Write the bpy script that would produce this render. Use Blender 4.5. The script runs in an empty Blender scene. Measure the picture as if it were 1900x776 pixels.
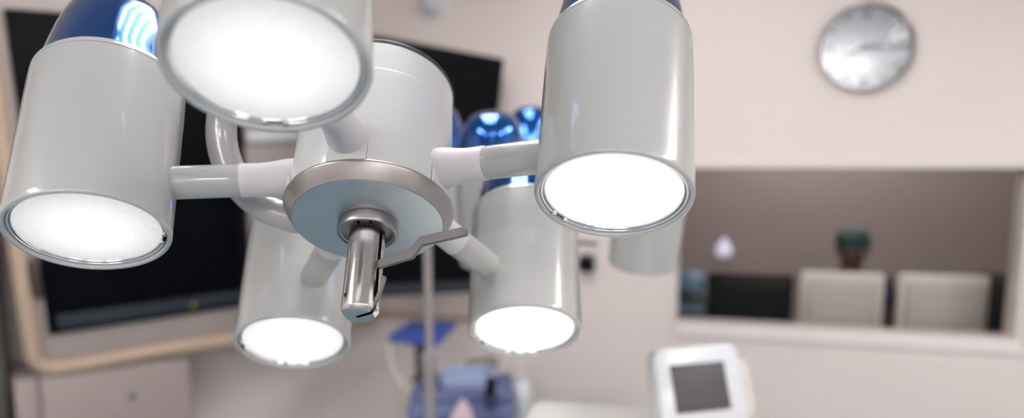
import bpy, bmesh, math, random
from mathutils import Vector, Matrix, Euler
random.seed(4)
PI = math.pi
SC = bpy.context.scene
COL = SC.collection
V = Vector

# ------------------------------------------------------------------ camera
PITCH = math.radians(7.45)
CAM_H = 1.65
FPX = 1308.34
cam_d = bpy.data.cameras.new('camera')
cam = bpy.data.objects.new('camera', cam_d)
COL.objects.link(cam)
cam.location = (0, 0, CAM_H)
cam.rotation_euler = (PI/2 - PITCH, 0, 0)
cam_d.sensor_width = 36
cam_d.lens = 36*FPX/1900
cam_d.shift_y = 93.42/1900
cam_d.clip_start = 0.01
cam_d.dof.use_dof = True
cam_d.dof.focus_distance = 0.77
cam_d.dof.aperture_fstop = 1.55
SC.camera = cam
CAMM = Matrix.Translation((0, 0, CAM_H)) @ Euler((PI/2 - PITCH, 0, 0)).to_matrix().to_4x4()

SC.view_settings.view_transform = 'Standard'
SC.view_settings.look = 'None'
SC.view_settings.gamma = 1
SC.view_settings.exposure = 0.0
SC.view_settings.use_curve_mapping = False
SC.cycles.use_denoising = True
SC.cycles.max_bounces = 8
SC.cycles.sample_clamp_indirect = 6
SC.cycles.caustics_reflective = False
SC.cycles.caustics_refractive = False

w = bpy.data.worlds.new('world')
SC.world = w
w.use_nodes = True
w.node_tree.nodes['Background'].inputs[0].default_value = (.8, .85, .9, 1)
w.node_tree.nodes['Background'].inputs[1].default_value = 0.05

# ------------------------------------------------------------------ materials
MATS = {}
def mat(name, col, rough=.5, metal=0., coat=0., spec=.5, emis=None, estr=0., noise=None, bump=None, aniso=0., trans=0.):
    """Principled material; noise=(scale, amount) varies the base colour, bump=(scale, strength) the normal."""
    m = bpy.data.materials.new(name)
    m.use_nodes = True
    nt = m.node_tree
    b = nt.nodes['Principled BSDF']
    b.inputs['Base Color'].default_value = (*col, 1)
    b.inputs['Roughness'].default_value = rough
    b.inputs['Metallic'].default_value = metal
    b.inputs['Coat Weight'].default_value = coat
    b.inputs['Coat Roughness'].default_value = .04
    b.inputs['Specular IOR Level'].default_value = spec
    b.inputs['Anisotropic'].default_value = aniso
    b.inputs['Transmission Weight'].default_value = trans
    if emis:
        b.inputs['Emission Color'].default_value = (*emis, 1)
        b.inputs['Emission Strength'].default_value = estr
    tc = nt.nodes.new('ShaderNodeTexCoord')
    if noise:
        n = nt.nodes.new('ShaderNodeTexNoise')
        n.inputs['Scale'].default_value = noise[0]
        n.inputs['Detail'].default_value = 5
        nt.links.new(tc.outputs['Object'], n.inputs['Vector'])
        mx = nt.nodes.new('ShaderNodeMix')
        mx.data_type = 'RGBA'
        mx.inputs['A'].default_value = (*[c*(1-noise[1]) for c in col], 1)
        mx.inputs['B'].default_value = (*[min(1, c*(1+noise[1])) for c in col], 1)
        nt.links.new(n.outputs['Fac'], mx.inputs['Factor'])
        nt.links.new(mx.outputs['Result'], b.inputs['Base Color'])
    if bump:
        n = nt.nodes.new('ShaderNodeTexNoise')
        n.inputs['Scale'].default_value = bump[0]
        nt.links.new(tc.outputs['Object'], n.inputs['Vector'])
        bp = nt.nodes.new('ShaderNodeBump')
        bp.inputs['Strength'].default_value = bump[1]
        bp.inputs['Distance'].default_value = .002
        nt.links.new(n.outputs['Fac'], bp.inputs['Height'])
        nt.links.new(bp.outputs['Normal'], b.inputs['Normal'])
    MATS[name] = m
    return m

def brushed(name, col, rough, stretch, strength):
    """metal with fine machining lines: noise stretched along one object axis"""
    m = mat(name, col, rough, 1.0)
    nt = m.node_tree
    b = nt.nodes['Principled BSDF']
    tc = nt.nodes.new('ShaderNodeTexCoord')
    mp = nt.nodes.new('ShaderNodeMapping')
    mp.inputs['Scale'].default_value = stretch
    n = nt.nodes.new('ShaderNodeTexNoise')
    n.inputs['Scale'].default_value = 1.0
    n.inputs['Detail'].default_value = 4
    nt.links.new(tc.outputs['Object'], mp.inputs['Vector'])
    nt.links.new(mp.outputs['Vector'], n.inputs['Vector'])
    r = nt.nodes.new('ShaderNodeMapRange')
    r.inputs['To Min'].default_value = rough*(1-strength)
    r.inputs['To Max'].default_value = rough*(1+strength)
    nt.links.new(n.outputs['Fac'], r.inputs['Value'])
    nt.links.new(r.outputs['Result'], b.inputs['Roughness'])
    bp = nt.nodes.new('ShaderNodeBump')
    bp.inputs['Strength'].default_value = .12*strength
    bp.inputs['Distance'].default_value = .0005
    nt.links.new(n.outputs['Fac'], bp.inputs['Height'])
    nt.links.new(bp.outputs['Normal'], b.inputs['Normal'])
    return m

def lens_material():
    m = bpy.data.materials.new('lit_lens')
    m.use_nodes = True
    nt = m.node_tree
    b = nt.nodes['Principled BSDF']
    b.inputs['Base Color'].default_value = (.22, .23, .25, 1)
    b.inputs['Roughness'].default_value = .16
    tc = nt.nodes.new('ShaderNodeTexCoord')
    ln = nt.nodes.new('ShaderNodeVectorMath'); ln.operation = 'LENGTH'
    nt.links.new(tc.outputs['Object'], ln.inputs[0])
    # brightest in the middle of the reflector behind the glass, weaker near its edge
    mr = nt.nodes.new('ShaderNodeMapRange')
    mr.inputs['From Min'].default_value = .008
    mr.inputs['From Max'].default_value = .074
    mr.inputs['To Min'].default_value = 1.0
    mr.inputs['To Max'].default_value = .50
    nt.links.new(ln.outputs['Value'], mr.inputs['Value'])
    # frosted texture of the glass
    mp = nt.nodes.new('ShaderNodeMapping')
    mp.inputs['Scale'].default_value = (160, 60, 60)
    nt.links.new(tc.outputs['Object'], mp.inputs['Vector'])
    n = nt.nodes.new('ShaderNodeTexNoise')
    n.inputs['Scale'].default_value = 2.2
    n.inputs['Detail'].default_value = 3
    nt.links.new(mp.outputs['Vector'], n.inputs['Vector'])
    nr = nt.nodes.new('ShaderNodeMapRange')
    nr.inputs['To Min'].default_value = .88
    nr.inputs['To Max'].default_value = 1.12
    nt.links.new(n.outputs['Fac'], nr.inputs['Value'])
    mul = nt.nodes.new('ShaderNodeMath'); mul.operation = 'MULTIPLY'
    nt.links.new(mr.outputs['Result'], mul.inputs[0])
    nt.links.new(nr.outputs['Result'], mul.inputs[1])
    b.inputs['Emission Color'].default_value = (1.0, .97, .94, 1)
    oi = nt.nodes.new('ShaderNodeObjectInfo')                          # each pod's own dimming: the alpha of its object colour
    mul2 = nt.nodes.new('ShaderNodeMath'); mul2.operation = 'MULTIPLY'
    nt.links.new(mul.outputs['Value'], mul2.inputs[0])
    nt.links.new(oi.outputs['Alpha'], mul2.inputs[1])
    nt.links.new(mul2.outputs['Value'], b.inputs['Emission Strength'])
    bp = nt.nodes.new('ShaderNodeBump')
    bp.inputs['Strength'].default_value = .15
    bp.inputs['Distance'].default_value = .0006
    nt.links.new(n.outputs['Fac'], bp.inputs['Height'])
    nt.links.new(bp.outputs['Normal'], b.inputs['Normal'])
    MATS['lens'] = m

def glass_material():
    m = bpy.data.materials.new('window_glass')
    m.use_nodes = True
    nt = m.node_tree
    nt.nodes.clear()
    out = nt.nodes.new('ShaderNodeOutputMaterial')
    mx = nt.nodes.new('ShaderNodeMixShader')
    tr = nt.nodes.new('ShaderNodeBsdfTransparent')
    tr.inputs['Color'].default_value = (.90, .90, .90, 1)
    gl = nt.nodes.new('ShaderNodeBsdfGlossy')
    gl.inputs['Roughness'].default_value = .03
    gl.inputs['Color'].default_value = (1, .95, .95, 1)
    fr = nt.nodes.new('ShaderNodeFresnel')
    fr.inputs['IOR'].default_value = 1.22
    nt.links.new(fr.outputs[0], mx.inputs[0])
    nt.links.new(tr.outputs[0], mx.inputs[1])
    nt.links.new(gl.outputs[0], mx.inputs[2])
    nt.links.new(mx.outputs[0], out.inputs[0])
    MATS['glass'] = m

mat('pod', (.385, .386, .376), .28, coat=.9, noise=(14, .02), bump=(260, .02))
mat('white', (.80, .78, .80), .38, coat=.25, noise=(20, .02))
mat('hubwhite', (.66, .66, .66), .3, coat=.5, noise=(16, .02))
mat('sill', (.84, .775, .745), .5, noise=(8, .03))
mat('yoke', (.42, .40, .405), .35, coat=.4, noise=(18, .03))
mat('socket', (.62, .585, .61), .45, noise=(30, .02))
mat('panel_line', (.12, .12, .13), .6)
mat('blue', (.0005, .066, .285), .12, metal=.9, coat=.7, noise=(25, .15))
mat('alu', (.43, .41, .40), .36, metal=1.0, noise=(2500, .10), bump=(6000, .05))
mat('collarmetal', (.31, .285, .285), .32, metal=1.0, noise=(700, .06), bump=(1500, .10))
mat('satin', (.50, .535, .565), .42, metal=1.0, bump=(900, .05))
brushed('steel', (.64, .60, .585), .17, (900, 900, 15), .55)
brushed('leversteel', (.22, .205, .20), .36, (200, 200, 2500), .3)
mat('chrome', (.78, .77, .80), .10, metal=1.0, noise=(60, .05))
mat('dark', (.012, .013, .018), .45, noise=(40, .2))
mat('groove', (.06, .055, .06), .4, metal=.6)
mat('rubber', (.02, .021, .024), .6, noise=(40, .2))
lens_material()
glass_material()
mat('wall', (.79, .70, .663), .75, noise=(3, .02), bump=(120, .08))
mat('ceilingpaint', (.85, .84, .82), .8, noise=(4, .02))
mat('floor', (.22, .32, .37), .35, noise=(30, .10))
mat('frame', (.72, .66, .61), .45, noise=(10, .03))
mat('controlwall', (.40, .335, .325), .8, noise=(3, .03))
mat('board', (.42, .365, .345), .5, noise=(4, .03))
mat('rail', (.52, .385, .28), .45, noise=(8, .05))
mat('screen', (.002, .002, .003), .35, spec=.07, noise=(6, .3))
mat('strip', (.018, .022, .03), .35, noise=(6, .15))
mat('matteblack', (.003, .003, .004), .6, spec=.1, noise=(20, .2))
mat('cabinet', (.37, .30, .285), .45, noise=(5, .03))
mat('greymetal', (.33, .31, .30), .35, metal=.8, noise=(20, .05))
mat('polemetal', (.42, .39, .385), .4, metal=.6, noise=(30, .05))
mat('padblue', (.035, .075, .34), .6, noise=(20, .15))
mat('slate', (.10, .125, .25), .5, noise=(6, .12))
mat('lightblue', (.36, .44, .62), .5, noise=(12, .08))
mat('navy', (.02, .026, .075), .5, noise=(12, .2))
mat('brown', (.06, .04, .036), .5, noise=(15, .2))
mat('olive', (.16, .16, .11), .7, noise=(30, .25))
mat('pink', (.66, .50, .53), .8, noise=(18, .06))
mat('sheet', (.80, .78, .74), .8, noise=(8, .03), bump=(40, .1))
mat('devicewhite', (.66, .68, .71), .35, coat=.2, noise=(9, .02))
mat('devicescreen', (.055, .05, .058), .55, noise=(6, .08))
mat('cream', (.66, .64, .585), .5, noise=(9, .03))
mat('beigeback', (.66, .64, .56), .6, noise=(9, .04))
mat('beige', (.90, .85, .76), .6, noise=(9, .04))
mat('tealdark', (.02, .035, .045), .5, noise=(15, .2))
mat('paleblue', (.16, .30, .42), .5, noise=(15, .1))
mat('darkcab', (.10, .09, .08), .5, noise=(5, .05))
mat('led', (.5, .4, .1), .4, emis=(1, .8, .25), estr=.25)
mat('desk', (.20, .17, .15), .5, noise=(8, .1))
mat('tube', (1, 1, 1), .5, emis=(1.0, .985, .98), estr=53)
mat('controltube', (1, 1, 1), .5, emis=(1.0, .93, .88), estr=54)
mat('bulb', (.9, .9, 1), .4, emis=(.72, .68, 1.0), estr=.62, noise=(9, .02))  # emissive colour of the imitated reflection in the window pane
mat('dial', (.52, .53, .56), .2, metal=.9, noise=(10, .03))
mat('skin', (.10, .045, .033), .5, noise=(20, .08))
mat('cap', (.008, .060, .054), .75, noise=(40, .2))
mat('scrub', (.03, .038, .09), .8, noise=(30, .15))
mat('hair', (.02, .014, .01), .6, noise=(60, .3))
mat('eye', (.6, .6, .6), .2, noise=(60, .1))

# ------------------------------------------------------------------ mesh helpers
class MB:
    def __init__(self): self.bm = bmesh.new()
    def box(self, c, s, rot=None, bevel=0., seg=2):
        m = Matrix.Translation(c)
        if rot is not None: m = m @ (rot if isinstance(rot, Matrix) else Euler(rot).to_matrix()).to_4x4()
        t = bmesh.new()
        bmesh.ops.create_cube(t, size=1)
        for v in t.verts: v.co = V((v.co.x*s[0], v.co.y*s[1], v.co.z*s[2]))
        if bevel: bmesh.ops.bevel(t, geom=t.edges[:], offset=bevel, segments=seg, affect='EDGES', profile=.5)
        self._add(t, m)
        return self
    def _add(self, t, m):
        t.transform(m)
        me = bpy.data.meshes.new('t'); t.to_mesh(me); t.free()
        self.bm.from_mesh(me); bpy.data.meshes.remove(me)
    def lathe(self, prof, n=64, m=None, a0=0., a1=2*PI):
        """prof: list of (r, z), spun about z"""
        t = bmesh.new()
        full = abs(a1-a0-2*PI) < 1e-6
        k = n if full else n+1
        rings = []
        for r, z in prof:
            if r < 1e-7: rings.append([t.verts.new((0, 0, z))])
            else: rings.append([t.verts.new((r*math.cos(a0+(a1-a0)*i/n), r*math.sin(a0+(a1-a0)*i/n), z)) for i in range(k)])
        for A, B in zip(rings, rings[1:]):
            for i in range(n):
                j = (i+1) % k
                if len(A) == 1 and len(B) == 1: continue
                if len(A) == 1: t.faces.new((A[0], B[i], B[j]))
                elif len(B) == 1: t.faces.new((A[i], A[j], B[0]))
                else: t.faces.new((A[i], A[j], B[j], B[i]))
        bmesh.ops.recalc_face_normals(t, faces=t.faces[:])
        self._add(t, m or Matrix())
        return self
    def tube(self, pts, r, n=24, m=None, cap=True, round_ends=False):
        pts = [V(p) for p in pts]
        rr = r if isinstance(r, (list, tuple)) else [r]*len(pts)
        t = bmesh.new()
        rings = []
        prev = None
        for i, p in enumerate(pts):
            d = ((pts[i+1]-p).normalized() if i+1 < len(pts) else V()) + ((p-pts[i-1]).normalized() if i else V())
            d.normalize()
            if prev is None:
                x = d.orthogonal().normalized()
            else:
                x = (prev - d*prev.dot(d)).normalized()
            prev = x
            y = d.cross(x)
            rings.append([t.verts.new(p + (x*math.cos(2*PI*k/n) + y*math.sin(2*PI*k/n))*rr[i]) for k in range(n)])
        for A, B in zip(rings, rings[1:]):
            for i in range(n): t.faces.new((A[i], A[(i+1) % n], B[(i+1) % n], B[i]))
        if cap:
            t.faces.new(rings[0][::-1]); t.faces.new(rings[-1])
        bmesh.ops.recalc_face_normals(t, faces=t.faces[:])
        self._add(t, m or Matrix())
        return self
    def prism(self, poly, h0, h1, m=None, bevel=0.):
        """polygon in xy extruded from z=h0 to z=h1"""
        t = bmesh.new()
        vs = [t.verts.new((x, y, h0)) for x, y in poly]
        f = t.faces.new(vs)
        r = bmesh.ops.extrude_face_region(t, geom=[f])
        for v in r['geom']:
            if isinstance(v, bmesh.types.BMVert): v.co.z = h1
        bmesh.ops.recalc_face_normals(t, faces=t.faces[:])
        if bevel: bmesh.ops.bevel(t, geom=t.edges[:], offset=bevel, segments=2, affect='EDGES', profile=.5)
        self._add(t, m or Matrix())
        return self
    def sphere(self, c, r, s=(1, 1, 1), u=24, v=14, m=None):
        t = bmesh.new()
        bmesh.ops.create_uvsphere(t, u_segments=u, v_segments=v, radius=r)
        for q in t.verts: q.co = V((q.co.x*s[0], q.co.y*s[1], q.co.z*s[2])) + V(c)
        self._add(t, m or Matrix())
        return self
    def build(self, name, material, parent=None, m=None, angle=38, smooth=True):
        me = bpy.data.meshes.new(name)
        self.bm.to_mesh(me); self.bm.free()
        if smooth:
            me.polygons.foreach_set('use_smooth', [True]*len(me.polygons))
            me.set_sharp_from_angle(angle=math.radians(angle))
        me.materials.append(MATS[material])
        o = bpy.data.objects.new(name, me)
        COL.objects.link(o)
        if parent: o.parent = parent
        if m is not None: o.matrix_basis = m
        return o

def tag(o, label, cat, group=None):
    o['label'] = label; o['category'] = cat
    if group: o['group'] = group
    return o
def struct(o):
    o['kind'] = 'structure'; return o
def thing(name, label, cat, m=None, group=None):
    o = bpy.data.objects.new(name, None)
    o.empty_display_size = .05
    COL.objects.link(o)
    if m is not None: o.matrix_basis = m
    return tag(o, label, cat, group)
def rounded_rect(wx, wy, r, n=6, cx=0, cy=0):
    out = []
    for sx, sy, a in ((1, 1, 0), (-1, 1, PI/2), (-1, -1, PI), (1, -1, 3*PI/2)):
        for i in range(n+1):
            t = a + PI/2*i/n
            out.append((cx + sx*(wx/2-r) + r*math.cos(t), cy + sy*(wy/2-r) + r*math.sin(t)))
    return out
def frame_m(c, x, z):
    """matrix with origin c, x axis x, z axis as close to z as x allows"""
    x = V(x).normalized(); z = V(z); z = (z - x*z.dot(x)).normalized(); y = z.cross(x)
    m = Matrix((x, y, z)).transposed().to_4x4(); m.translation = c
    return m
def zframe(c, z, x):
    z = V(z).normalized(); x = V(x); x = (x - z*x.dot(z)).normalized(); y = z.cross(x)
    m = Matrix((x, y, z)).transposed().to_4x4(); m.translation = c
    return m

# ------------------------------------------------------------------ room shell
CH = 2.8
# window wall: plan line through two sill points; u runs along it, n points into the control room
WA = V((.74620, 3.15794, 0)); WB = V((2.03179, 2.82249, 0))
WU = (WB - WA).normalized(); WN = V((-WU.y, WU.x, 0))
WM = Matrix((WU, WN, V((0, 0, 1)))).transposed().to_4x4(); WM.translation = WA     # local: x along wall, y into control room, z up
W_LEFT, W_RIGHT, SILL, HEAD = 0.0, 1.352, .948, 1.648
T = .12
CORN = -1.78                                       # window wall runs from its corner with the display wall ...
REND = 2.75                                        # ... to the right wall
b = MB()
b.box(((CORN+W_LEFT)/2, T/2, CH/2), (W_LEFT-CORN, T, CH))
b.box(((REND+W_RIGHT)/2, T/2, CH/2), (REND-W_RIGHT, T, CH))
b.box(((W_LEFT+W_RIGHT)/2, T/2, SILL/2), (W_RIGHT-W_LEFT, T, SILL))
b.box(((W_LEFT+W_RIGHT)/2, T/2, (HEAD+CH)/2), (W_RIGHT-W_LEFT, T, CH-HEAD))
struct(b.build('wall_front', 'wall', m=WM, smooth=False))

LD = V((.8134, .5817, 0)).normalized(); LN = V((LD.y, -LD.x, 0))                    # display wall direction / into the room
corner = WM @ V((CORN, 0, 0))
LM = Matrix((LD, -LN, V((0, 0, 1)))).transposed().to_4x4(); LM.translation = corner
b = MB(); b.box((-1.55+.1, T/2, CH/2), (3.3, T, CH)); struct(b.build('wall_left', 'wall', m=LM, smooth=False))
pl = LM @ V((-3.0, 0, 0))
b = MB(); b.box((pl.x-T/2, (pl.y-3.2)/2, CH/2), (T, pl.y+3.2+.1, CH)); struct(b.build('wall_side', 'wall', smooth=False))
pr = WM @ V((REND, 0, 0))
b = MB(); b.box((pr.x-.05+T/2, (pr.y-3.2)/2, CH/2), (T, pr.y+3.2+.1, CH)); struct(b.build('wall_right', 'wall', smooth=False))
b = MB(); b.box(((pl.x+pr.x)/2, -3.2, CH/2), (pr.x-pl.x+.3, T, CH)); struct(b.build('wall_back', 'wall', smooth=False))
b = MB(); b.box((.2, 1.8, -.05), (8.5, 11, .1)); struct(b.build('floor', 'floor', smooth=False))
b = MB(); b.box((.2, 1.8, CH+.05), (8.5, 11, .1)); struct(b.build('ceiling', 'ceilingpaint', smooth=False))
# control room beyond the window
CD = 2.5
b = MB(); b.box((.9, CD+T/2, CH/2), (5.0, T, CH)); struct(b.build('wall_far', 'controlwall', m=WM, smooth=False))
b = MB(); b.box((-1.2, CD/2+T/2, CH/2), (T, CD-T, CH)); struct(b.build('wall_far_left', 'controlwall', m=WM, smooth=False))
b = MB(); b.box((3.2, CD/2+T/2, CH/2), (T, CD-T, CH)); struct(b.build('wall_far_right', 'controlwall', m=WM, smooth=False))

# window: frame and pane
cx, cz = (W_LEFT+W_RIGHT)/2, (SILL+HEAD)/2
WW, WH = W_RIGHT-W_LEFT, HEAD-SILL
b = MB()
FT = .035
b.box((cx+.01, .006, HEAD+.008), (WW+.03, .03, .024), bevel=.005)
b.box((W_LEFT-.002, .008, cz), (.022, .024, WH+.03), bevel=.005)
b.box((W_RIGHT+.02, .006, cz), (.048, .03, WH+.03), bevel=.006)
win = struct(b.build('window_1', 'frame', m=WM))
b = MB(); b.box((cx+.01, .004, SILL-.030), (WW+.03, .040, .060), bevel=.006); b.build('window_sill', 'sill', win, smooth=False)
b = MB(); b.box((cx, .06, cz), (WW-.002, .006, WH-.002)); pane = b.build('pane', 'glass', win, smooth=False)

# bumper rail on the window wall
b = MB(); b.tube([WM @ V((x, -.02, .905+.02*(x+1.5)/1.0)) for x in (-1.62, -1.2, -.6)], .018)
struct(b.build('trim_1', 'rail'))

# ceiling lights: four bare tubes in a white reflector tray, set into the ceiling
def troffer(x, y, rz, label, tubem='tube', L=1.15):
    m = Matrix.Translation((x, y, CH)) @ Matrix.Rotation(rz, 4, 'Z')
    t = thing('ceiling_light', label, 'ceiling light', m, 'ceiling light trays')
    b = MB()
    b.box((0, 0, -.012), (L+.1, .56, .02), bevel=.004)
    b.box((0, .29, -.03), (L+.1, .02, .06)); b.box((0, -.29, -.03), (L+.1, .02, .06))
    b.box((L/2+.05, 0, -.03), (.02, .6, .06)); b.box((-L/2-.05, 0, -.03), (.02, .6, .06))
    b.build('tray', 'white', t)
    for i in range(4):
        yy = -.20 + .4*i/3
        b = MB(); b.tube([(-L/2, yy, -.042), (L/2, yy, -.042)], .013, 12)
        b.build('fluorescent_tube', tubem, t)
    return t
LIGHTS = [(-.15, 1.55, PI/2, 'fluorescent ceiling tray beyond the front surgical lamp'),
          (2.05, .75, PI/2, 'fluorescent ceiling tray above the right side of the room'),
          (2.05, -1.3, PI/2, 'fluorescent ceiling tray at the rear of the room on the right'),
          (.6, -2.3, 0, 'fluorescent ceiling tray along the rear wall, right of its middle'),
          (-1.1, -2.3, 0, 'fluorescent ceiling tray along the rear wall on the left'),  # unseen tray, added to brighten the shaded left wall below the board
          (-1.9, -.35, PI/2, 'fluorescent ceiling tray above the left side of the room')]
for x, y, r, l in LIGHTS: troffer(x, y, r, l)
p = WM @ V((.9, 1.5, 0))
troffer(p.x, p.y, math.atan2(WU.y, WU.x), 'fluorescent ceiling tray in the control room', 'controltube')

# ------------------------------------------------------------------ surgical lamp
U = .08                                                                # pod radius in metres: all lamp numbers are in pod radii
LAMP_C = V((-2.0791, .5093, -10.2168))*U
LAMP_R = Matrix(((-0.01077, 0.99977, -0.01866), (0.4998, 0.02154, 0.86587), (0.86607, 0, -0.49991)))
m = LAMP_R.to_4x4(); m.translation = LAMP_C
LAMP_M = CAMM @ m                                                      # local z: out of the back of the lamp, -z: where it shines
PODS = [('F', (3.5828, -0.2562, -0.5374), (-0.0649, 0.0813, -0.9946), -4.09, 197),
        ('R', (1.2853, 3.3541, -0.5374), (-0.0417, -0.1166, -0.9923), 69.03, 158),
        ('BR', (-2.7881, 2.2646, -0.5374), (0.0645, -0.0256, -0.9976), 140.92, 100),
        ('BL', (-3.0613, -1.8789, -0.5374), (0.0854, 0.0703, -0.9939), -148.46, 60),
        ('L', (0.7225, -3.5185, -0.5374), (-0.0302, 0.1357, -0.9903), -78.4, 196)]
DIM = {'F': 1.15, 'R': 1.5, 'BR': 1.9, 'BL': 1.4, 'L': 1.12}
def sc(prof): return [(r*U, z*U) for r, z in prof]

def pod_meshes():
    """the meshes of one pod in its own frame: rim centre at the origin, +z into the pod"""
    out = {}
    b = MB()
    b.lathe(sc([(.0, .30), (.90, .30), (.922, .16), (.926, .05), (.934, .012), (.952, 0), (.975, .002), (.990, .014), (1.0, .04),
                (1.0, .10), (1.005, .6), (1.02, 2.2), (1.02, 2.44), (1.019, 2.465), (1.010, 2.470), (1.010, 2.482), (1.019, 2.487), (1.019, 2.50), (1.014, 2.55), (.99, 2.59), (.972, 2.602), (.962, 2.60), (.957, 2.57), (0, 2.57)]), 96)
    out['lamp_pod'] = (b, 'pod')
    b = MB()
    b.lathe(sc([(.0, .052), (.3, .056), (.6, .066), (.78, .078), (.858, .086), (.862, .12), (0, .13)]), 80)
    out['lens'] = (b, 'lens')
    b = MB()                                                          # bright bevelled edge of the glass
    b.lathe(sc([(.862, .105), (.865, .080), (.870, .074), (.882, .066), (.887, .076), (.888, .12), (.862, .12), (.862, .105)]), 80)
    out['lens_edge'] = (b, 'chrome')
    b = MB()
    b.lathe(sc([(.878, .105), (.926, .105), (.926, .13), (.878, .13)]), 80)
    out['groove'] = (b, 'groove')
    b = MB()                                                          # spring ring with a gap and two eyelets
    R0, a = .908, math.radians(7)
    pts = [(R0*U*math.cos(a+(2*PI-2*a)*i/90), R0*U*math.sin(a+(2*PI-2*a)*i/90), .066*U) for i in range(91)]
    b.tube(pts, .018*U, 12)
    for s in (1, -1):
        c = V((.892*U*math.cos(s*a), .892*U*math.sin(s*a), .050*U))
        b.lathe(sc([(.014, -.018), (.030, -.018), (.034, 0), (.030, .018), (.014, .018), (.014, -.018)]), 16, Matrix.Translation(c))
    out['spring_ring'] = (b, 'chrome')
    b = MB()                                                          # blue cap: tapering bell with a rounded top
    b.lathe(sc([(.955, 2.57), (.945, 2.62), (.928, 2.78), (.885, 3.08), (.835, 3.40), (.775, 3.68), (.70, 3.88), (.58, 4.04), (.40, 4.14), (.2, 4.18), (0, 4.19)]), 80)
    out['blue_cap'] = (b, 'blue')
    return out

ARM_R0, ARM_Z0, ARM_R1, ARM_Z1 = 1.2, .66, 2.6, .43                     # the arms slope a little down from hub to pod
ARM_SL = math.atan2(ARM_Z0-ARM_Z1, ARM_R1-ARM_R0)
def arm_frame(ang):
    """origin on the hub axis end of the arm's centre line, local z along the arm"""
    return Matrix.Rotation(math.radians(ang), 4, 'Z') @ Matrix.Translation((ARM_R0*U, 0, ARM_Z0*U)) @ Matrix.Rotation(PI/2 + ARM_SL, 4, 'Y')
def socket_mb(ang):
    """white socket, slightly flared where it meets the hub"""
    b = MB()
    b.lathe(sc([(0, -.25), (.30, -.25), (.30, -.04), (.295, .03), (.28, .12), (.258, .24), (.245, .36), (.243, .46), (.246, .66), (.240, .672), (0, .672)]), 40, arm_frame(ang))
    return b
def plate_mb(ang, grow=0., top=1.176):
    w_ = .265+grow
    pts = [(-w_, .26), (w_, .26), (w_, .76+grow)] + [(w_*math.cos(t), .76+grow+.19*math.sin(t)) for t in [PI*i/12 for i in range(1, 12)]] + [(-w_, .76+grow)]
    b = MB()
    R = Matrix.Rotation(math.radians(ang), 4, 'Z') @ Matrix(((0, 0, 1, 0), (1, 0, 0, 0), (0, 1, 0, 0), (0, 0, 0, 1)))
    b.prism([(x*U, y*U) for x, y in pts], 1.0*U, top*U, R, bevel=.004*U)
    return b

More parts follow.
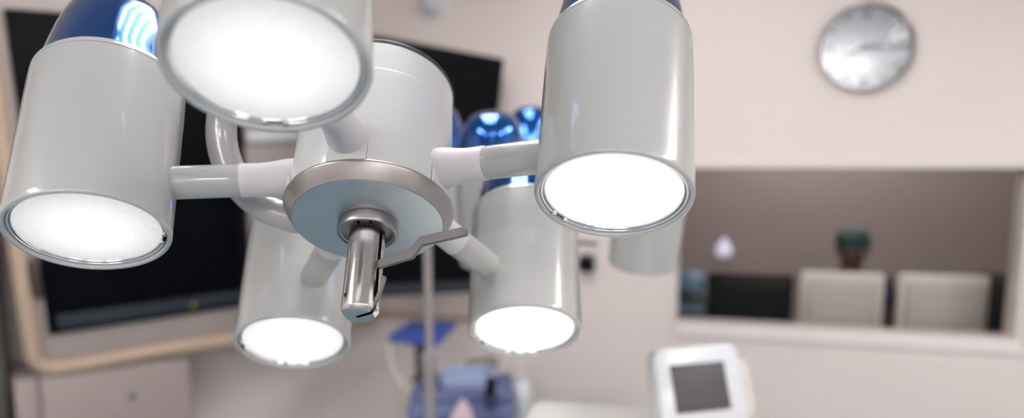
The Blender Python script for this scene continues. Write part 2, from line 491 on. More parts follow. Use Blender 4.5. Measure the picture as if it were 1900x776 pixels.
def build_lamp(label, rootm):
    root = thing('pendant_surgical_lamp', label, 'surgical lamp', rootm, 'surgical lamps')
    body = MB().lathe(sc([(0, .23), (1.165, .23), (1.17, .24), (1.17, 1.92), (1.17, 1.93), (1.165, 1.935), (1.163, 1.95), (1.163, 1.97), (1.163, 2.42), (1.163, 2.45), (1.155, 2.47), (0, 2.47)]), 96).build('hub_housing', 'hubwhite', root)
    MB().lathe(sc([(1.145, 2.46), (1.172, 2.46), (1.178, 2.49), (1.165, 2.53), (1.05, 2.56), (0, 2.56)]), 96).build('hub_cap', 'rubber', root)
    MB().lathe(sc([(0, .245), (1.20, .245), (1.218, .238), (1.224, .225), (1.222, .2033), (1.218, .196), (1.087, .004), (1.082, 0), (1.06, .002), (1.055, .02), (0, .02)]), 96).build('bevel_ring', 'alu', root)
    MB().lathe(sc([(0, .05), (1.068, .05), (1.068, -.002), (1.05, -.006), (.3, -.006), (0, -.006)]), 96).build('face_plate', 'satin', root)
    col = MB().lathe(sc([(.42, .0), (.425, -.008), (.434, -.018), (.437, -.03), (.437, -.165), (.428, -.183), (.395, -.187), (.388, -.165), (.372, -.16), (.368, -.11), (.350, -.11), (.346, -.09), (.262, -.09), (.262, .0)]), 72).build('collar', 'collarmetal', root)
    for a in (-25, 20, 200, 155):
        c = V((.295*U*math.cos(math.radians(a)), .295*U*math.sin(math.radians(a)), -.10*U))
        MB().lathe(sc([(0, -.0), (.012, -.0), (.022, -.012), (.030, -.0), (.030, .05), (0, .05)]), 14, Matrix.Translation(c)).build('set_screw', 'dark', col)
    # shaft with its slot
    SA = math.radians(61)
    sh = MB().lathe(sc([(0, 0), (.258, 0), (.258, -1.40), (.254, -1.415), (.205, -1.47), (.20, -1.473), (0, -1.473)]), 72).build('handle_shaft', 'steel', root)
    cut = MB(); RS = Matrix.Rotation(SA, 4, 'Z')
    cut.box(RS @ V((.22*U, 0, -.9*U)), (.54*U, .062*U, 1.4*U), rot=Euler((0, 0, SA)).to_matrix())
    th = math.radians(-42)
    cut.lathe(sc([(0, .19), (.034, .19), (.034, .32), (0, .32)]), 16, Matrix.Translation((0, 0, -1.24*U)) @ Matrix.Rotation(th, 4, 'Z') @ Matrix.Rotation(PI/2, 4, 'Y'))
    co = cut.build('cutter', 'dark', root)
    md = sh.modifiers.new('slot', 'BOOLEAN'); md.object = co; md.solver = 'EXACT'
    dg = bpy.context.evaluated_depsgraph_get()
    me = bpy.data.meshes.new_from_object(sh.evaluated_get(dg), depsgraph=dg)
    sh.modifiers.clear(); sh.data = me
    bpy.data.objects.remove(co)
    me.polygons.foreach_set('use_smooth', [True]*len(me.polygons)); me.set_sharp_from_angle(angle=math.radians(30))
    MB().lathe(sc([(0, .20), (.014, .20), (.014, .222), (.032, .222), (.032, .19), (0, .19)]), 14, Matrix.Translation((0, 0, -1.24*U)) @ Matrix.Rotation(th, 4, 'Z') @ Matrix.Rotation(PI/2, 4, 'Y')).build('shaft_screw', 'groove', sh)
    # bent flat lever, radial in the slot: polygon in (radius, -depth)
    LP = Matrix.Rotation(SA, 4, 'Z') @ Matrix.Rotation(PI/2, 4, 'X')
    MB().prism([(x*U, y*U) for x, y in [(.05, -.70), (.80, -.675), (.965, -.530), (1.66, -.612), (1.70, -.645), (1.715, -.715), (1.69, -.745), (.995, -.675), (.845, -.83), (.30, -.815), (.05, -.83)]], -.030*U, .030*U, LP, bevel=.006*U).build('lever', 'leversteel', root, smooth=False)
    MB().prism([(x*U, y*U) for x, y in [(.10, -1.40), (.22, -1.34), (.30, -1.20), (.325, -1.05), (.365, -.96), (.40, -.975), (.40, -1.02), (.355, -1.16), (.31, -1.30), (.20, -1.42)]], -.026*U, .026*U, LP, bevel=.006*U).build('latch_hook', 'leversteel', sh, smooth=False)
    # pods, arms and sockets
    pm = pod_meshes()
    meshes = {}
    for k, C, ax, ang, gap in PODS:
        e = V((math.cos(math.radians(ang)), math.sin(math.radians(ang)), 0))
        M = zframe(V(C)*U, -V(ax), e)
        if not meshes:
            for nm, (b, mt) in pm.items():
                o = b.build(nm, mt); meshes[nm] = o.data; bpy.data.objects.remove(o)
        def mk(nm, par, mm):
            o = bpy.data.objects.new(nm, meshes[nm]); COL.objects.link(o); o.parent = par; o.matrix_basis = mm; return o
        pod = mk('lamp_pod', root, M)
        for nm in ('lens', 'lens_edge', 'groove', 'blue_cap'): mk(nm, pod, Matrix()).color = (1, 1, 1, DIM[k])
        mk('spring_ring', pod, Matrix.Rotation(math.radians(gap), 4, 'Z'))
        # arm: from the socket to just inside the pod's wall
        d = V(C)*U; zm = .43*U
        q = d - V(ax)*((zm - d.z)/(-V(ax)).z)
        a2 = math.degrees(math.atan2(q.y, q.x))
        L_ = (math.hypot(q.x, q.y)/U - ARM_R0 - .94)/math.cos(ARM_SL)
        MB().lathe(sc([(0, .66), (.228, .66), (.236, .668), (.238, .69), (.238, L_), (0, L_)]), 40, arm_frame(a2)).build('arm', 'pod', root)
        so = socket_mb(a2).build('arm_socket', 'socket', root)
        plate_mb(a2).build('socket_plate', 'hubwhite', so)
        plate_mb(a2, .004, 1.147).build('plate_seam', 'panel_line', so)
    return root

lamp = build_lamp('white five-pod surgical lamp in sharp focus in front, with bare steel handle shaft', LAMP_M)
# yoke of the near lamp: a bent tube from the back of the hub up to the ceiling, in the plane facing the camera
IX = V((-0.010768, 0.999768, -0.018655)); IY = V((0.499798, 0.02154, 0.865874))
YC = V((.0783, -1.0386, 1.7022))
pts = [YC + IX*1.385*math.cos(t) + IY*1.385*math.sin(t) for t in [math.radians(-28 - (210-28)*i/40) for i in range(41)]]
t = math.radians(150)
d = (IX*math.sin(t) - IY*math.cos(t)).normalized()
p0 = pts[-1]
linv = LAMP_M.to_3x3().inverted()
up = (linv @ V((0, 0, 1))).normalized()
for i in range(1, 11):
    f = i/10
    dd = (d*(1-f) + up*f).normalized()
    p0 = p0 + dd*.25; pts.append(p0)
pw = LAMP_M @ (p0*U)
pts.append(p0 + up*((CH - .05 - pw.z)/U))
MB().tube([p*U for p in pts], .228*U, 32).build('yoke', 'yoke', lamp)
tw = pts[-1]*U
mm = frame_m(tw, linv @ V((1, 0, 0)), up)
MB().lathe([(0, -.06), (.05, -.06), (.09, -.03), (.10, .0), (.10, .05), (0, .05)], 40, mm).build('ceiling_mount', 'white', lamp)

# second lamp, farther back, its pods turned away: a copy of the first without its yoke
def copy_tree(o, parent=None):
    c = o.copy(); COL.objects.link(c)
    if parent: c.parent = parent
    for ch in list(o.children):
        if ch.name.split('.')[0] in ('yoke', 'ceiling_mount'): continue
        copy_tree(ch, c)
    return c
c2 = V((1.296, 1.12, -22.849))*U
a, bb = -.056, -.237
n2 = V((math.sin(a)*math.cos(bb), -math.cos(a)*math.cos(bb), math.sin(bb)))
u2 = (V((0, 0, 1)) - n2*n2.z).normalized(); v2 = n2.cross(u2)
m2 = Matrix((u2, -v2, -n2)).transposed().to_4x4(); m2.translation = c2
LAMP2_M = CAMM @ m2 @ Matrix.Rotation(math.radians(45.9+4.1), 4, 'Z')
lamp2 = copy_tree(lamp)
lamp2.matrix_basis = LAMP2_M
lamp2['label'] = 'blurred second surgical lamp farther back, blue caps showing between the front lamp and wall'
li = LAMP2_M.to_3x3().inverted(); up2 = (li @ V((0, 0, 1))).normalized()
s0 = V((0, 0, 2.5)); s1 = V((0, 0, 3.2)); rt2 = (li @ V((1, 0, 0))).normalized(); s2 = s1 + (V((0, 0, 1))+up2+rt2*1.6).normalized()*2.2
pw = LAMP2_M @ (s2*U)
s3 = s2 + up2*((CH-.05-pw.z)/U)
MB().tube([s0*U, s1*U, s2*U, s3*U], .228*U, 28).build('suspension_pole', 'white', lamp2)
MB().lathe([(0, -.06), (.05, -.06), (.09, -.03), (.10, .0), (.10, .05), (0, .05)], 40, frame_m(s3*U, li @ V((1, 0, 0)), up2)).build('ceiling_mount', 'white', lamp2)

# ------------------------------------------------------------------ display board leaning over the cabinet on the left
BR_ = V((0.81758694, 0.57411656, 0.04406554)); BU_ = V((0.0738188, -0.18040515, 0.98081842)); BC = V((-1.42477491, 2.755, 1.60794491))
BM = Matrix((BR_, BU_, BR_.cross(BU_))).transposed().to_4x4(); BM.translation = BC    # local: x along, y up the face, z out of the face
board = thing('display_board', 'large tilted beige display board with tubular frame and black screen behind left pods', 'display board', BM)
RL, RR, RB, RT, CR = -.435, .93, -.735, .655, .085
b = MB()
face = [(RL+.02, RT), (RL+.02, RB+CR)] + [(RL+.02+CR-CR*math.cos(t), RB+.01+CR-CR*math.sin(t)) for t in [PI/2*i/8 for i in range(1, 8)]] + [(RL+.02+CR, RB+.01), (RR, RB+.01), (RR, RT)]
b.prism(face, -.05, -.012, bevel=.003)
fp = b.build('face_panel', 'board', board)
rail = [(RL, RT+.02, 0), (RL, .3, 0), (RL, RB+CR, 0)] + [(RL+CR-CR*math.cos(t), RB+CR-CR*math.sin(t), 0) for t in [PI/2*i/10 for i in range(1, 10)]] + [(RL+CR, RB, 0), (0, RB, 0), (RR, RB-.02, 0)]
MB().tube(rail, .030, 24).build('tubular_frame', 'rail', board)
b = MB(); b.prism([(-.378, -.594), (.378, -.594), (.378, .594), (-.378, .594)], -.015, .004, bevel=.004); sb = b.build('screen', 'screen', board)
b = MB(); b.prism([(-.345, -.575), (.36, -.575), (.36, -.515), (-.345, -.515)], -.0, .008, bevel=.002); b.build('bezel_strip', 'strip', sb)
MB().lathe([(0, 0), (.006, 0), (.006, .010), (.004, .012), (0, .012)], 16, Matrix.Translation((.14, -.55, 0))).build('indicator_lamp', 'led', sb)
b = MB(); b.box((.36, -.0, .002), (.035, 1.18, .02), bevel=.004); b.build('bezel_edge', 'matteblack', sb)
b = MB(); b.box((.62, .150, -.002), (.46, .040, .025), bevel=.008); b.build('trim_bar', 'devicewhite', board)
b = MB(); b.tube([(-.405, -.29, -.012), (-.402, -.30, .02), (-.400, -.36, .026), (-.397, -.42, .02), (-.395, -.43, -.012)], .014, 14); b.build('pull_handle', 'brown', board)
b = MB(); b.box((.2, -.3, -.16), (.10, .5, .22), bevel=.01); b.box((.75, -.3, -.13), (.10, .3, .16), bevel=.01); b.build('support_bracket', 'greymetal', board)

# tall dark cabinet at the far left
tcm = BM.copy(); tcm = Matrix((LD, -LN, V((0, 0, 1)))).transposed().to_4x4(); tcm.translation = V((-2.02, 2.66, 0))
tc = thing('storage_cabinet', 'tall dark grey cabinet at the far left edge beside the display board', 'cabinet', tcm)
MB().box((-.25, .07, 1.15), (.60, .13, 2.2), bevel=.006).build('carcass', 'darkcab', tc)
MB().box((-.25, -.008, 1.17), (.58, .018, 2.1), bevel=.004).build('door', 'darkcab', tc)
MB().tube([(-.02, -.015, 1.0), (-.02, -.05, 1.02), (-.02, -.05, 1.18), (-.02, -.015, 1.2)], .007, 10).build('handle', 'greymetal', tc)
MB().box((-.25, .075, .025), (.58, .11, .05)).build('plinth', 'matteblack', tc)

# low cabinet under the board
CM = Matrix((LD, -LN, V((0, 0, 1)))).transposed().to_4x4(); CM.translation = V((-1.528, 2.852, 0))
cab = thing('base_cabinet', 'low mauve cabinet with lock and round knob under the display board', 'cabinet', CM)
MB().box((-.14, .14, .440), (.62, .24, .81), bevel=.004).build('carcass', 'cabinet', cab)
MB().box((-.14, .17, .025), (.58, .16, .05)).build('plinth', 'matteblack', cab)
for i, (x0, x1) in enumerate(((-.448, -.372), (-.365, .17))):
    d_ = MB().box(((x0+x1)/2, .010, .440), (x1-x0-.004, .02, .80), bevel=.004).build('door', 'cabinet', cab)
    if not i: continue
    kx = x0+.28
    MB().lathe([(0, -.03), (.016, -.03), (.02, -.024), (.02, -.016), (.010, -.008), (.010, .002), (0, .002)], 20, Matrix.Translation((kx, 0, .815)) @ Matrix.Rotation(-PI/2, 4, 'X') @ Matrix.Scale(-1, 4, (0, 0, 1))).build('knob', 'cabinet', d_)
    MB().lathe([(0, -.006), (.016, -.006), (.018, 0), (0, .002)], 20, Matrix.Translation((kx+.03, 0, .71)) @ Matrix.Rotation(-PI/2, 4, 'X') @ Matrix.Scale(-1, 4, (0, 0, 1))).build('lock', 'greymetal', d_)

# ------------------------------------------------------------------ black monitor on its arm, behind the hub
MC = V((-.40786, 2.95, 1.62102)); yaw, tilt, roll = math.radians(35.807), math.radians(6.304), math.radians(-3.55)
r_ = V((math.cos(yaw), math.sin(yaw), 0)); nn = V((math.sin(yaw), -math.cos(yaw), 0)); uu = V((0, 0, 1))
uu2 = math.cos(tilt)*uu + math.sin(tilt)*nn
r3 = math.cos(roll)*r_ + math.sin(roll)*uu2; u3 = math.cos(roll)*uu2 - math.sin(roll)*r_
MM = Matrix((r3, u3, r3.cross(u3))).transposed().to_4x4(); MM.translation = MC
mon = thing('wall_mounted_monitor', 'large black monitor tilted on the wall behind the front lamp hub', 'monitor', MM)
hw, hh = .393, .524
MB().prism([(-hw, -hh), (hw, -hh), (hw, hh), (-hw, hh)], -.05, 0, bevel=.006).build('casing', 'matteblack', mon)
MB().prism([(-hw+.02, -hh+.065), (hw-.02, -hh+.065), (hw-.02, hh-.02), (-hw+.02, hh-.02)], -.01, .002).build('screen', 'screen', mon)
MB().prism([(-hw+.02, -hh+.015), (hw-.02, -hh+.015), (hw-.02, -hh+.055), (-hw+.02, -hh+.055)], -.01, .003).build('bezel_strip', 'strip', mon)
inv = MM.inverted()
pwl = V((-.62, 3.42, 1.75))
b = MB(); b.tube([(0, 0, -.04), (0, 0, -.14), inv @ pwl], .03, 16); b.box((0, 0, -.06), (.16, .16, .03), bevel=.004); b.build('wall_arm', 'greymetal', mon)

# ------------------------------------------------------------------ on the window wall
# round clock
ck = thing('wall_clock', 'round silver wall clock hanging on the wall above the window', 'clock', WM @ Matrix.Translation(((V((1.4457, 2.975, 0))-WA).dot(WU), 0, 2.132)) @ Matrix.Rotation(PI/2, 4, 'X'))
CRD = .176
MB().lathe([(0, .004), (CRD-.012, .004), (CRD-.008, .03), (CRD-.002, .036), (CRD+.002, .030), (CRD+.002, 0), (0, 0)], 64).build('case', 'chrome', ck)
dial = MB().lathe([(0, .008), (CRD-.014, .008), (CRD-.014, .004), (0, .004)], 64).build('dial', 'dial', ck)
for i in range(12):
    a_ = 2*PI*i/12
    L_ = .034 if i % 3 == 0 else .022
    MB().box((math.sin(a_)*(CRD-.022-L_/2), math.cos(a_)*(CRD-.022-L_/2), .0095), (.010 if i % 3 == 0 else .006, L_, .002), rot=(0, 0, -a_)).build('hour_mark', 'dark', dial)
for nm, ang, L_, wd in (('hour_hand', 245, .085, .010), ('minute_hand', 90, .125, .007)):
    a_ = math.radians(ang)
    MB().box((math.sin(a_)*(L_/2-.01), math.cos(a_)*(L_/2-.01), .015), (wd, L_, .002), rot=(0, 0, -a_)).build(nm, 'dark', ck)
MB().lathe([(0, .02), (.01, .02), (.01, .006), (0, .006)], 20).build('hub_pin', 'dark', ck)
MB().lathe([(0, .031), (CRD-.016, .031), (CRD-.010, .029), (CRD-.010, .027), (0, .027)], 48).build('cover_glass', 'glass', ck)
# white dome sensor high on the wall
sx = (V((-.36795, 3.44867, 0))-WA).dot(WU)
sn = thing('dome_sensor', 'small white dome sensor high on the wall above the black monitor', 'sensor', WM @ Matrix.Translation((sx, 0, 2.415)) @ Matrix.Rotation(PI/2, 4, 'X'))
MB().lathe([(0, .02), (.07, .02), (.075, .01), (.075, 0), (0, 0)], 40).build('base', 'white', sn)
MB().lathe([(.060, .018), (.058, .035), (.046, .06), (.025, .075), (0, .08)], 40).build('dome', 'devicewhite', sn)
# black knob-like holder on the wall beside the window
hx = (V((.35212, 3.26077, 0))-WA).dot(WU)
hd = thing('wall_holder', 'small black round holder on the wall left of the window', 'holder', WM @ Matrix.Translation((hx, 0, 1.207)) @ Matrix.Rotation(PI/2, 4, 'X'))
MB().prism(rounded_rect(.072, .082, .014), 0, .012, bevel=.002).build('back_plate', 'tealdark', hd)
MB().lathe([(.024, .010), (.024, .05), (.034, .055), (.036, .065), (.030, .075), (0, .078)], 32).build('knob', 'matteblack', hd)

# ------------------------------------------------------------------ IV pole
PX, PY = -.241, 2.0
ivm = Matrix.Translation((PX, PY, 0))
iv = thing('infusion_pole', 'slim grey infusion pole standing behind the lamp handle, in front of the blue tray', 'infusion pole', ivm)
MB().tube([(0, 0, .12), (0, 0, 1.10)], .0165, 20).build('lower_pole', 'polemetal', iv)
MB().tube([(0, 0, 1.05), (0, 0, 1.80)], .0125, 20).build('upper_pole', 'polemetal', iv)
MB().lathe([(.012, 1.12), (.022, 1.115), (.024, 1.09), (.022, 1.06), (.016, 1.055)], 24).build('clamp_collar', 'polemetal', iv)
hk = MB()
for k in range(4):
    a_ = PI/2*k
    hk.tube([(math.cos(a_)*r, math.sin(a_)*r, z) for r, z in ((0, 1.795), (.025, 1.80), (.045, 1.805), (.055, 1.815), (.055, 1.83))], .004, 8)
hk.build('bag_hook', 'polemetal', iv)
for k in range(5):
    a_ = 2*PI*k/5
    lg = MB().tube([(0, 0, .12), (math.cos(a_)*.12, math.sin(a_)*.12, .10), (math.cos(a_)*.27, math.sin(a_)*.27, .075)], [.018, .015, .012], 14).build('leg', 'polemetal', iv)
    MB().lathe([(0, -.010), (.024, -.010), (.028, -.005), (.028, .005), (.024, .010), (0, .010)], 20, Matrix.Translation((math.cos(a_)*.27, math.sin(a_)*.27, .028)) @ Matrix.Rotation(a_, 4, 'Z') @ Matrix.Rotation(PI/2, 4, 'X')).tube([(math.cos(a_)*.27, math.sin(a_)*.27, .03), (math.cos(a_)*.27, math.sin(a_)*.27, .075)], .006, 8).build('caster', 'rubber', lg)

# ------------------------------------------------------------------ equipment cart with blue tray top
ctm = Matrix.Translation((-.20, 2.80, 0))
ct = thing('equipment_cart', 'slate blue equipment cart with raised blue tray on dark column near the wall', 'cart', ctm)
b = MB(); b.box((0, 0, .43), (.42, .34, .62), bevel=.03); b.box((-.0, 0, .755), (.40, .30, .04), bevel=.015)
b.build('cart_body', 'slate', ct)
b = MB(); b.box((0, -.172, .62), (.36, .012, .12), bevel=.004); b.build('drawer', 'navy', ct)
b = MB(); b.box((0, -.172, .46), (.36, .012, .14), bevel=.004); b.build('drawer', 'slate', ct)
b = MB(); b.box((0, -.172, .29), (.36, .012, .14), bevel=.004); b.build('drawer', 'slate', ct)
for sx_ in (-1, 1):
    for sy_ in (-1, 1):
        MB().tube([(sx_*.17, sy_*.13, .125), (sx_*.17, sy_*.13, .05)], .012, 12).lathe([(0, -.014), (.035, -.014), (.04, -.008), (.04, .008), (.035, .014), (0, .014)], 20, Matrix.Translation((sx_*.17, sy_*.13, .041)) @ Matrix.Rotation(PI/2, 4, 'X')).build('caster', 'rubber', ct)
MB().lathe([(.05, .77), (.034, .78), (.030, .80), (.030, .92), (.05, .925), (0, .93)], 28, Matrix.Translation((-.175, .06, 0))).build('column', 'brown', ct)
tr = MB(); TA = math.radians(10)
tr.prism([(-.325, .085), (-.272, .36), (-.05, .38), (-.105, -.015)], .925, .950, bevel=.008)
tray = tr.build('tray_top', 'padblue', ct)
b = MB(); b.tube([(-.30, .12, .93), (-.315, .08, .90), (-.30, .06, .82), (-.25, .05, .74), (-.20, .02, .70), (-.15, -.12, .69)], .007, 10); b.build('cable', 'cream', ct)
# things lying on the cart's top
def at_cart(x, y, z): return Matrix.Translation((-.20+x, 2.80+y, z))
t_ = thing('instrument_basin', 'pale blue basin lying on top of the slate blue cart', 'basin', at_cart(.02, 0, .7765))
MB().prism(rounded_rect(.20, .16, .03), 0, .012, bevel=.003).build('basin_floor', 'lightblue', t_)
b = MB()
rr = rounded_rect(.21, .17, .035); b.tube([(x, y, .035) for x, y in rr] + [(rr[0][0], rr[0][1], .035)], .010, 10)
for i in range(len(rr)):
    x0, y0 = rr[i]; x1, y1 = rr[(i+1) % len(rr)]
    b.box(((x0+x1)/2*.985, (y0+y1)/2*.985, .02), (math.hypot(x1-x0, y1-y0)+.004, .005, .036), rot=(0, 0, math.atan2(y1-y0, x1-x0)))
b.build('basin_rim', 'lightblue', t_)
t_ = thing('folded_drape', 'crumpled olive drape at the back of the slate blue cart', 'drape', at_cart(.06, .12, .7765))
b = MB(); b.sphere((0, 0, .035), .05, (1.3, .5, .7)); b.sphere((.05, .0, .05), .035, (1, .6, .8))
o = b.build('cloth_folds', 'olive', t_)
t_ = thing('handset', 'black upright handset hanging at the front right of the slate blue cart', 'handset', at_cart(.118, -.195, .735))
MB().prism(rounded_rect(.048, .032, .012), 0, .06, bevel=.004).build('grip', 'navy', t_)
MB().tube([(0, 0, .055), (.0, 0, .085), (.005, 0, .115)], [.022, .018, .021], 18).build('head', 'matteblack', t_)
MB().box((0, .016, .045), (.02, .022, .02), bevel=.003).build('hook', 'greymetal', t_)
t_ = thing('suction_bottle', 'white translucent bottle with hose hanging on the right side of the cart', 'bottle', Matrix.Translation((.04, 2.76, .66)))
MB().lathe([(0, 0), (.034, 0), (.038, .01), (.038, .10), (.030, .12), (.016, .13), (.016, .15), (0, .15)], 28).build('vessel', 'devicewhite', t_)
MB().tube([(0, 0, .14), (0, 0, .17), (-.01, .02, .20), (-.04, .03, .21), (-.06, .03, .16)], .006, 10).build('hose', 'cream', t_)
MB().box((-.028, 0, .09), (.03, .02, .03), bevel=.004).build('bracket', 'greymetal', t_)
t_ = thing('hanging_towel', 'pale pink towel hanging over the front of the slate blue cart', 'towel', Matrix.Translation((-.19, 2.605, .60)))
b = MB()
b.prism([(-.06, 0), (.06, 0), (.035, .13), (.005, .175), (-.02, .15), (-.045, .10)], 0, .012, Matrix.Rotation(PI/2, 4, 'X') , bevel=.004)
b.build('towel_cloth', 'pink', t_)

# ------------------------------------------------------------------ operating table (bottom edge of the photo)
e0 = V((.055, 1.955, 0)); e1 = V((.40, 1.885, 0))
ex = (e1-e0).normalized(); ey = V((-ex.y, ex.x, 0))
OM = Matrix((ex, ey, V((0, 0, 1)))).transposed().to_4x4(); OM.translation = e0
ot = thing('operating_table', 'end of the white sheeted operating table at the bottom edge, left of the portable monitor', 'operating table', OM @ Matrix.Translation((.315, -.66, 0)))
b = MB(); b.box((0, 0, .955), (.63, 1.30, .088), bevel=.04, seg=4); b.build('mattress', 'sheet', ot)
b = MB(); b.box((0, 0, .890), (.56, 1.24, .04), bevel=.01); b.build('table_top', 'greymetal', ot)
b = MB(); b.box((0, -.1, .50), (.24, .30, .75), bevel=.02); b.build('column', 'devicewhite', ot)
b = MB(); b.box((0, -.1, .07), (.50, 1.0, .13), bevel=.03); b.build('base', 'greymetal', ot)

# ------------------------------------------------------------------ patient monitor with tilted screen, lower right
TP = V((.46650854, 1.7, 1.10599758)); yaw, tilt = .27695, -.38486
r_ = V((math.cos(yaw), math.sin(yaw), 0)); nn = V((math.sin(yaw), -math.cos(yaw), 0))
u_ = math.cos(tilt)*V((0, 0, 1)) + math.sin(tilt)*nn
PM = Matrix((r_, u_, r_.cross(u_))).transposed().to_4x4(); PM.translation = TP
pmn = thing('patient_monitor', 'white portable monitor with dark screen standing on the operating table', 'monitor', PM)
MB().prism([(x+.004, y) for x, y in rounded_rect(.236, .205, .028)], -.05, .006, bevel=.006).build('housing', 'devicewhite', pmn)
MB().prism([(-.076, -.0595), (.076, -.0595), (.076, .0595), (-.076, .0595)], 0, .008, bevel=.001).build('screen', 'devicescreen', pmn)
inv = PM.inverted()
b = MB(); f0 = inv @ V((TP.x+.03, TP.y+.07, 1.0075)); f1 = V((0, -.03, -.04)); b.tube([f1, f0], [.03, .035], 16); b.build('stand_neck', 'devicewhite', pmn)
# the foot rests on the mattress
b = MB(); b.lathe([(0, -.001), (.085, -.001), (.09, .006), (.085, .014), (0, .018)], 32, Matrix.Translation(f0) @ PM.to_3x3().inverted().to_4x4() @ Matrix.Translation((0, 0, -.0065))); b.build('foot', 'devicewhite', pmn)
# cream module behind the monitor
mod = thing('monitor_module', 'cream upright module box standing just behind the white portable monitor', 'module', PM @ Matrix.Translation((.130, -.01, -.095)))
MB().prism(rounded_rect(.125, .15, .012), -.03, .03, bevel=.006).build('case', 'cream', mod)
for k in range(3): MB().box((.03, .045-.03*k, .031), (.04, .014, .004), bevel=.001).build('button', 'cream', mod)
q0 = V((0, -.07, 0)); inv2 = (PM @ Matrix.Translation((.130, -.01, -.095))).inverted()
pq = (PM @ Matrix.Translation((.130, -.01, -.095))) @ q0
MB().tube([q0, inv2 @ V((pq.x, pq.y, 1.004))], .02, 14).build('stand', 'cream', mod)

# ------------------------------------------------------------------ control room: desk, screens, person
def wl(x, y, z): return WM @ Matrix.Translation((x, y, z))
dk = thing('control_desk', 'brown control desk running along the inside of the window', 'desk', wl(.75, .55, 0))
MB().box((0, 0, .735), (2.3, .66, .03), bevel=.004).build('desktop', 'desk', dk)
for s in (-1, 1): MB().box((s*1.1, 0, .36), (.04, .6, .72), bevel=.003).build('side_panel', 'desk', dk)
def flat_monitor(x, y, wd, z0, z1, m, label, name='computer_monitor', louvre=True):
    """seen from the back: casing with a raised back cover and louvres, on a stand"""
    t = thing(name, label, 'computer monitor', wl(x, y, .7515))
    h = z1-z0; zc = (z0+z1)/2-.75
    b = MB(); b.box((0, 0, zc), (wd, .035, h), bevel=.012); b.build('casing', m, t)
    b = MB(); b.box((0, -.03, zc-.005), (wd*.86, .04, h*.78), bevel=.014); bc = b.build('back_cover', 'beigeback' if m == 'beige' else m, t)
    if louvre:
        for k in range(5): MB().box((0, -.051, zc+h*.25-k*.03), (wd*.6, .004, .008)).build('louvre', 'cream' if k % 2 else m, bc)
    b = MB(); b.box((0, .0182, zc), (wd-.04, .002, h-.04)); b.build('screen', 'devicescreen', t)
    b = MB(); b.box((0, .0, .045), (.06, .03, .10), bevel=.006); b.lathe([(0, 0), (.11, 0), (.115, .005), (.11, .012), (0, .014)], 32); b.build('stand', m, t)
    return t
flat_monitor(.772, .44, .375, .845, 1.143, 'beige', 'beige back of the left one of two pale monitors behind the window, below the person')
flat_monitor(1.212, .44, .382, .850, 1.147, 'beige', 'beige back of the right one of two pale monitors behind the window')
flat_monitor(.350, .45, .41, .865, 1.115, 'matteblack', 'black back of a wide monitor behind the left half of the window', louvre=False)
t_ = thing('computer_tower', 'black upright computer tower at the right end of the desk behind the window', 'computer', wl(1.478, .45, .7515))
MB().box((0, 0, .195), (.125, .30, .395), bevel=.008).build('case', 'matteblack', t_)
MB().box((-.0, -.152, .30), (.09, .006, .05), bevel=.001).build('drive_bay', 'strip', t_)
t_ = thing('desk_printer', 'dark teal printer with pale blue lid at the left end of the window', 'printer', wl(.055, .45, .7515))
MB().box((0, 0, .14), (.17, .24, .28), bevel=.015).build('body', 'tealdark', t_)
MB().lathe([(.075, .27), (.085, .30), (.08, .335), (.05, .365), (0, .375)], 32).build('lid', 'paleblue', t_)
MB().box((0, -.122, .20), (.14, .01, .03), bevel=.002).build('paper_slot', 'paleblue', t_)
t_ = thing('desk_lamp', 'small lit violet-white lamp glowing above the black monitor behind the window', 'lamp', wl(.225, .66, .7515))  # glowing body on a stem, added to imitate a reflection in the pane
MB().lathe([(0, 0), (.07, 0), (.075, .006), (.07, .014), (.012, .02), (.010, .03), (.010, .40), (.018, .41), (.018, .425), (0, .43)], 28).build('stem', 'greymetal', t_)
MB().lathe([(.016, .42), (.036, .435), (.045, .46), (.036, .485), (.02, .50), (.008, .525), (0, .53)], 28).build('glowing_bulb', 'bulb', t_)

# stool and person seated behind the screens, facing the window
PMX = wl(.917, 1.02, 0) @ Matrix.Rotation(PI, 4, 'Z')                  # local: y towards the window, x to the person's right hand side reversed
st = thing('swivel_chair', 'dark swivel chair carrying the person behind the window', 'chair', PMX)
MB().prism(rounded_rect(.44, .42, .09), .40, .45, bevel=.015).build('seat', 'navy', st)
MB().prism(rounded_rect(.38, .34, .08), -.02, .02, Matrix.Translation((0, -.26, .74)) @ Matrix.Rotation(PI/2, 4, 'X'), bevel=.01).tube([(0, -.24, .60), (0, -.24, .45), (0, -.15, .41)], .02, 12).build('backrest', 'navy', st)
MB().tube([(0, 0, .41), (0, 0, .09)], .025, 16).build('column', 'greymetal', st)
for k in range(5):
    a_ = 2*PI*k/5+.3
    lg = MB().tube([(0, 0, .10), (math.cos(a_)*.26, math.sin(a_)*.26, .07)], [.022, .014], 12).build('leg', 'matteblack', st)
    MB().sphere((math.cos(a_)*.26, math.sin(a_)*.26, .03), .03, (1, .7, 1), 16, 10).tube([(math.cos(a_)*.26, math.sin(a_)*.26, .035), (math.cos(a_)*.26, math.sin(a_)*.26, .07)], .007, 8).build('caster', 'rubber', lg)

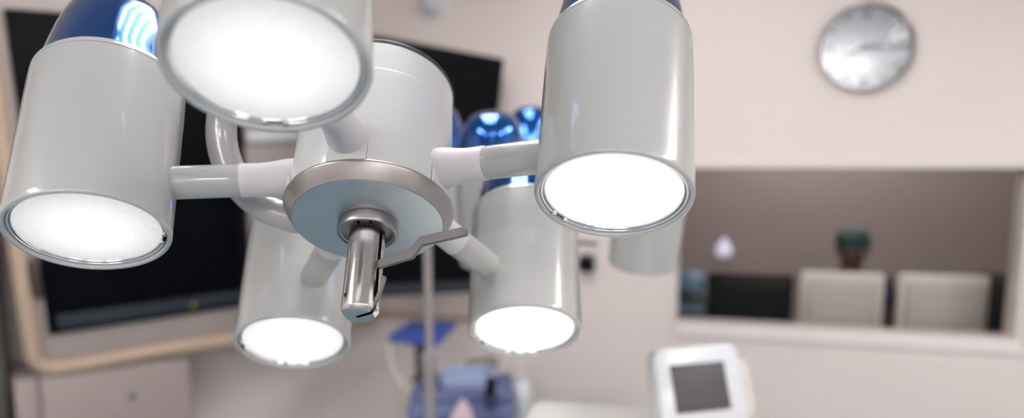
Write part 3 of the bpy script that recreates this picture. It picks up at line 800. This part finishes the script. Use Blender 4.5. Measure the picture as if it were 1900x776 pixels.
def skin_obj(name, verts, edges, material, parent, sub=2):
    me = bpy.data.meshes.new(name)
    me.from_pydata([v[:3] for v in verts], edges, [])
    o = bpy.data.objects.new(name, me); COL.objects.link(o)
    o.modifiers.new('skin', 'SKIN').use_smooth_shade = True
    sv = me.skin_vertices[0].data if me.skin_vertices else None
    if sv is None:
        bm = bmesh.new(); bm.from_mesh(me); bm.verts.layers.skin.verify(); bm.to_mesh(me); bm.free()
        sv = me.skin_vertices[0].data
    for i, v in enumerate(verts):
        r = v[3]; sv[i].radius = r if isinstance(r, tuple) else (r, r)
        sv[i].use_root = (i == 0)
    s = o.modifiers.new('sub', 'SUBSURF'); s.levels = sub; s.render_levels = sub
    dg = bpy.context.evaluated_depsgraph_get()
    m2 = bpy.data.meshes.new_from_object(o.evaluated_get(dg), depsgraph=dg)
    o.modifiers.clear(); o.data = m2; m2.name = name
    m2.polygons.foreach_set('use_smooth', [True]*len(m2.polygons))
    m2.materials.clear(); m2.materials.append(MATS[material])
    if parent: o.parent = parent
    return o
per = thing('person', 'person in green surgical cap and blue scrubs seated behind the window', 'person', PMX)
vv, ee = [], []
def add(p, r, link=None):
    vv.append((*p, r)); i = len(vv)-1
    if link is not None: ee.append((link, i))
    return i
pel = add((0, -.02, .545), (.15, .11))
bel = add((0, -.02, .68), (.135, .10), pel)
che = add((0, -.01, .84), (.15, .11), bel)
upc = add((0, 0, 1.00), (.13, .09), che)
nk0 = add((0, .02, 1.07), .054, upc)
nk1 = add((0, .035, 1.105), .05, nk0)
h0 = add((0, .055, 1.135), (.062, .07), nk1)
h1 = add((0, .055, 1.195), (.074, .088), h0)
h2 = add((0, .045, 1.25), (.070, .082), h1)
h3 = add((0, .04, 1.285), (.045, .05), h2)
for s in (-1, 1):
    sh_ = add((s*.170, -.005, 1.005), .060, upc)
    el = add((s*.225, .08, .72), .042, sh_)
    fo = add((s*.20, .24, .765), .038, el)
    wr = add((s*.165, .36, .79), .026, fo)
    pa = add((s*.155, .42, .785), (.030, .016), wr)
    for k, (dx, ln) in enumerate(((-.027, .062), (-.009, .072), (.009, .068), (.026, .054))):
        k0 = add((s*.155+dx, .455, .785), .0095, pa)
        k1 = add((s*.155+dx*1.15, .455+ln*.5, .784), .0085, k0)
        add((s*.155+dx*1.2, .455+ln, .772), .0075, k1)
    t0 = add((s*.155-s*.032, .405, .782), .010, pa)
    add((s*.155-s*.052, .445, .776), .0085, t0)
    th_ = add((s*.10, .06, .53), .085, pel)
    kn = add((s*.13, .40, .52), .06, th_)
    ca = add((s*.13, .40, .30), .050, kn)
    an = add((s*.13, .40, .10), .036, ca)
    fo_ = add((s*.14, .48, .045), (.038, .034), an)
    add((s*.145, .57, .035), (.036, .024), fo_)
body = skin_obj('body', vv, ee, 'skin', per)
# facial features sit on the head
MB().sphere((0, .142, 1.185), .012, (.9, 1.2, 1.5), 14, 10).build('nose', 'skin', body)
for s in (-1, 1):
    MB().sphere((s*.030, .128, 1.205), .011, (1, .7, .8), 14, 10).build('eye', 'eye', body)
    MB().sphere((s*.076, .05, 1.185), .022, (.35, .8, 1.2), 14, 10).build('ear', 'skin', body)
MB().sphere((0, .128, 1.145), .022, (1.1, .4, .35), 14, 10).build('mouth', 'hair', body)
MB().lathe([(.083, 1.208), (.088, 1.215), (.090, 1.24), (.086, 1.275), (.070, 1.302), (.045, 1.316), (0, 1.322)], 40, Matrix.Translation((0, .047, 0)) @ Matrix.Scale(1.13, 4, (0, 1, 0))).build('surgical_cap', 'cap', per)
MB().lathe([(.079, 1.165), (.083, 1.20), (.083, 1.215)], 20, Matrix.Translation((0, .043, 0)) @ Matrix.Scale(1.10, 4, (0, 1, 0)), PI*1.12, PI*1.88).build('hair', 'hair', per)
# scrubs follow the body: shirt with short sleeves, trousers
sv_, se_ = [], []
def sadd(p, r, link=None):
    sv_.append((*p, r)); i = len(sv_)-1
    if link is not None: se_.append((link, i))
    return i
a0 = sadd((0, -.02, .56), (.168, .128)); a1 = sadd((0, -.02, .68), (.155, .118), a0); a2 = sadd((0, -.01, .84), (.168, .128), a1); a3 = sadd((0, 0, 1.0), (.145, .105), a2); sadd((0, .012, 1.045), (.085, .075), a3)
for s in (-1, 1):
    q = sadd((s*.172, -.005, 1.005), .074, a3); q = sadd((s*.21, .045, .86), .062, q)
skin_obj('scrub_shirt', sv_, se_, 'scrub', per)
sv_, se_ = [], []
a0 = sadd((0, -.02, .545), (.165, .125))
for s in (-1, 1):
    q = sadd((s*.10, .06, .53), .098, a0); q = sadd((s*.13, .40, .52), .074, q); q = sadd((s*.13, .40, .30), .064, q); q = sadd((s*.13, .40, .12), .056, q)
skin_obj('scrub_trousers', sv_, se_, 'scrub', per)
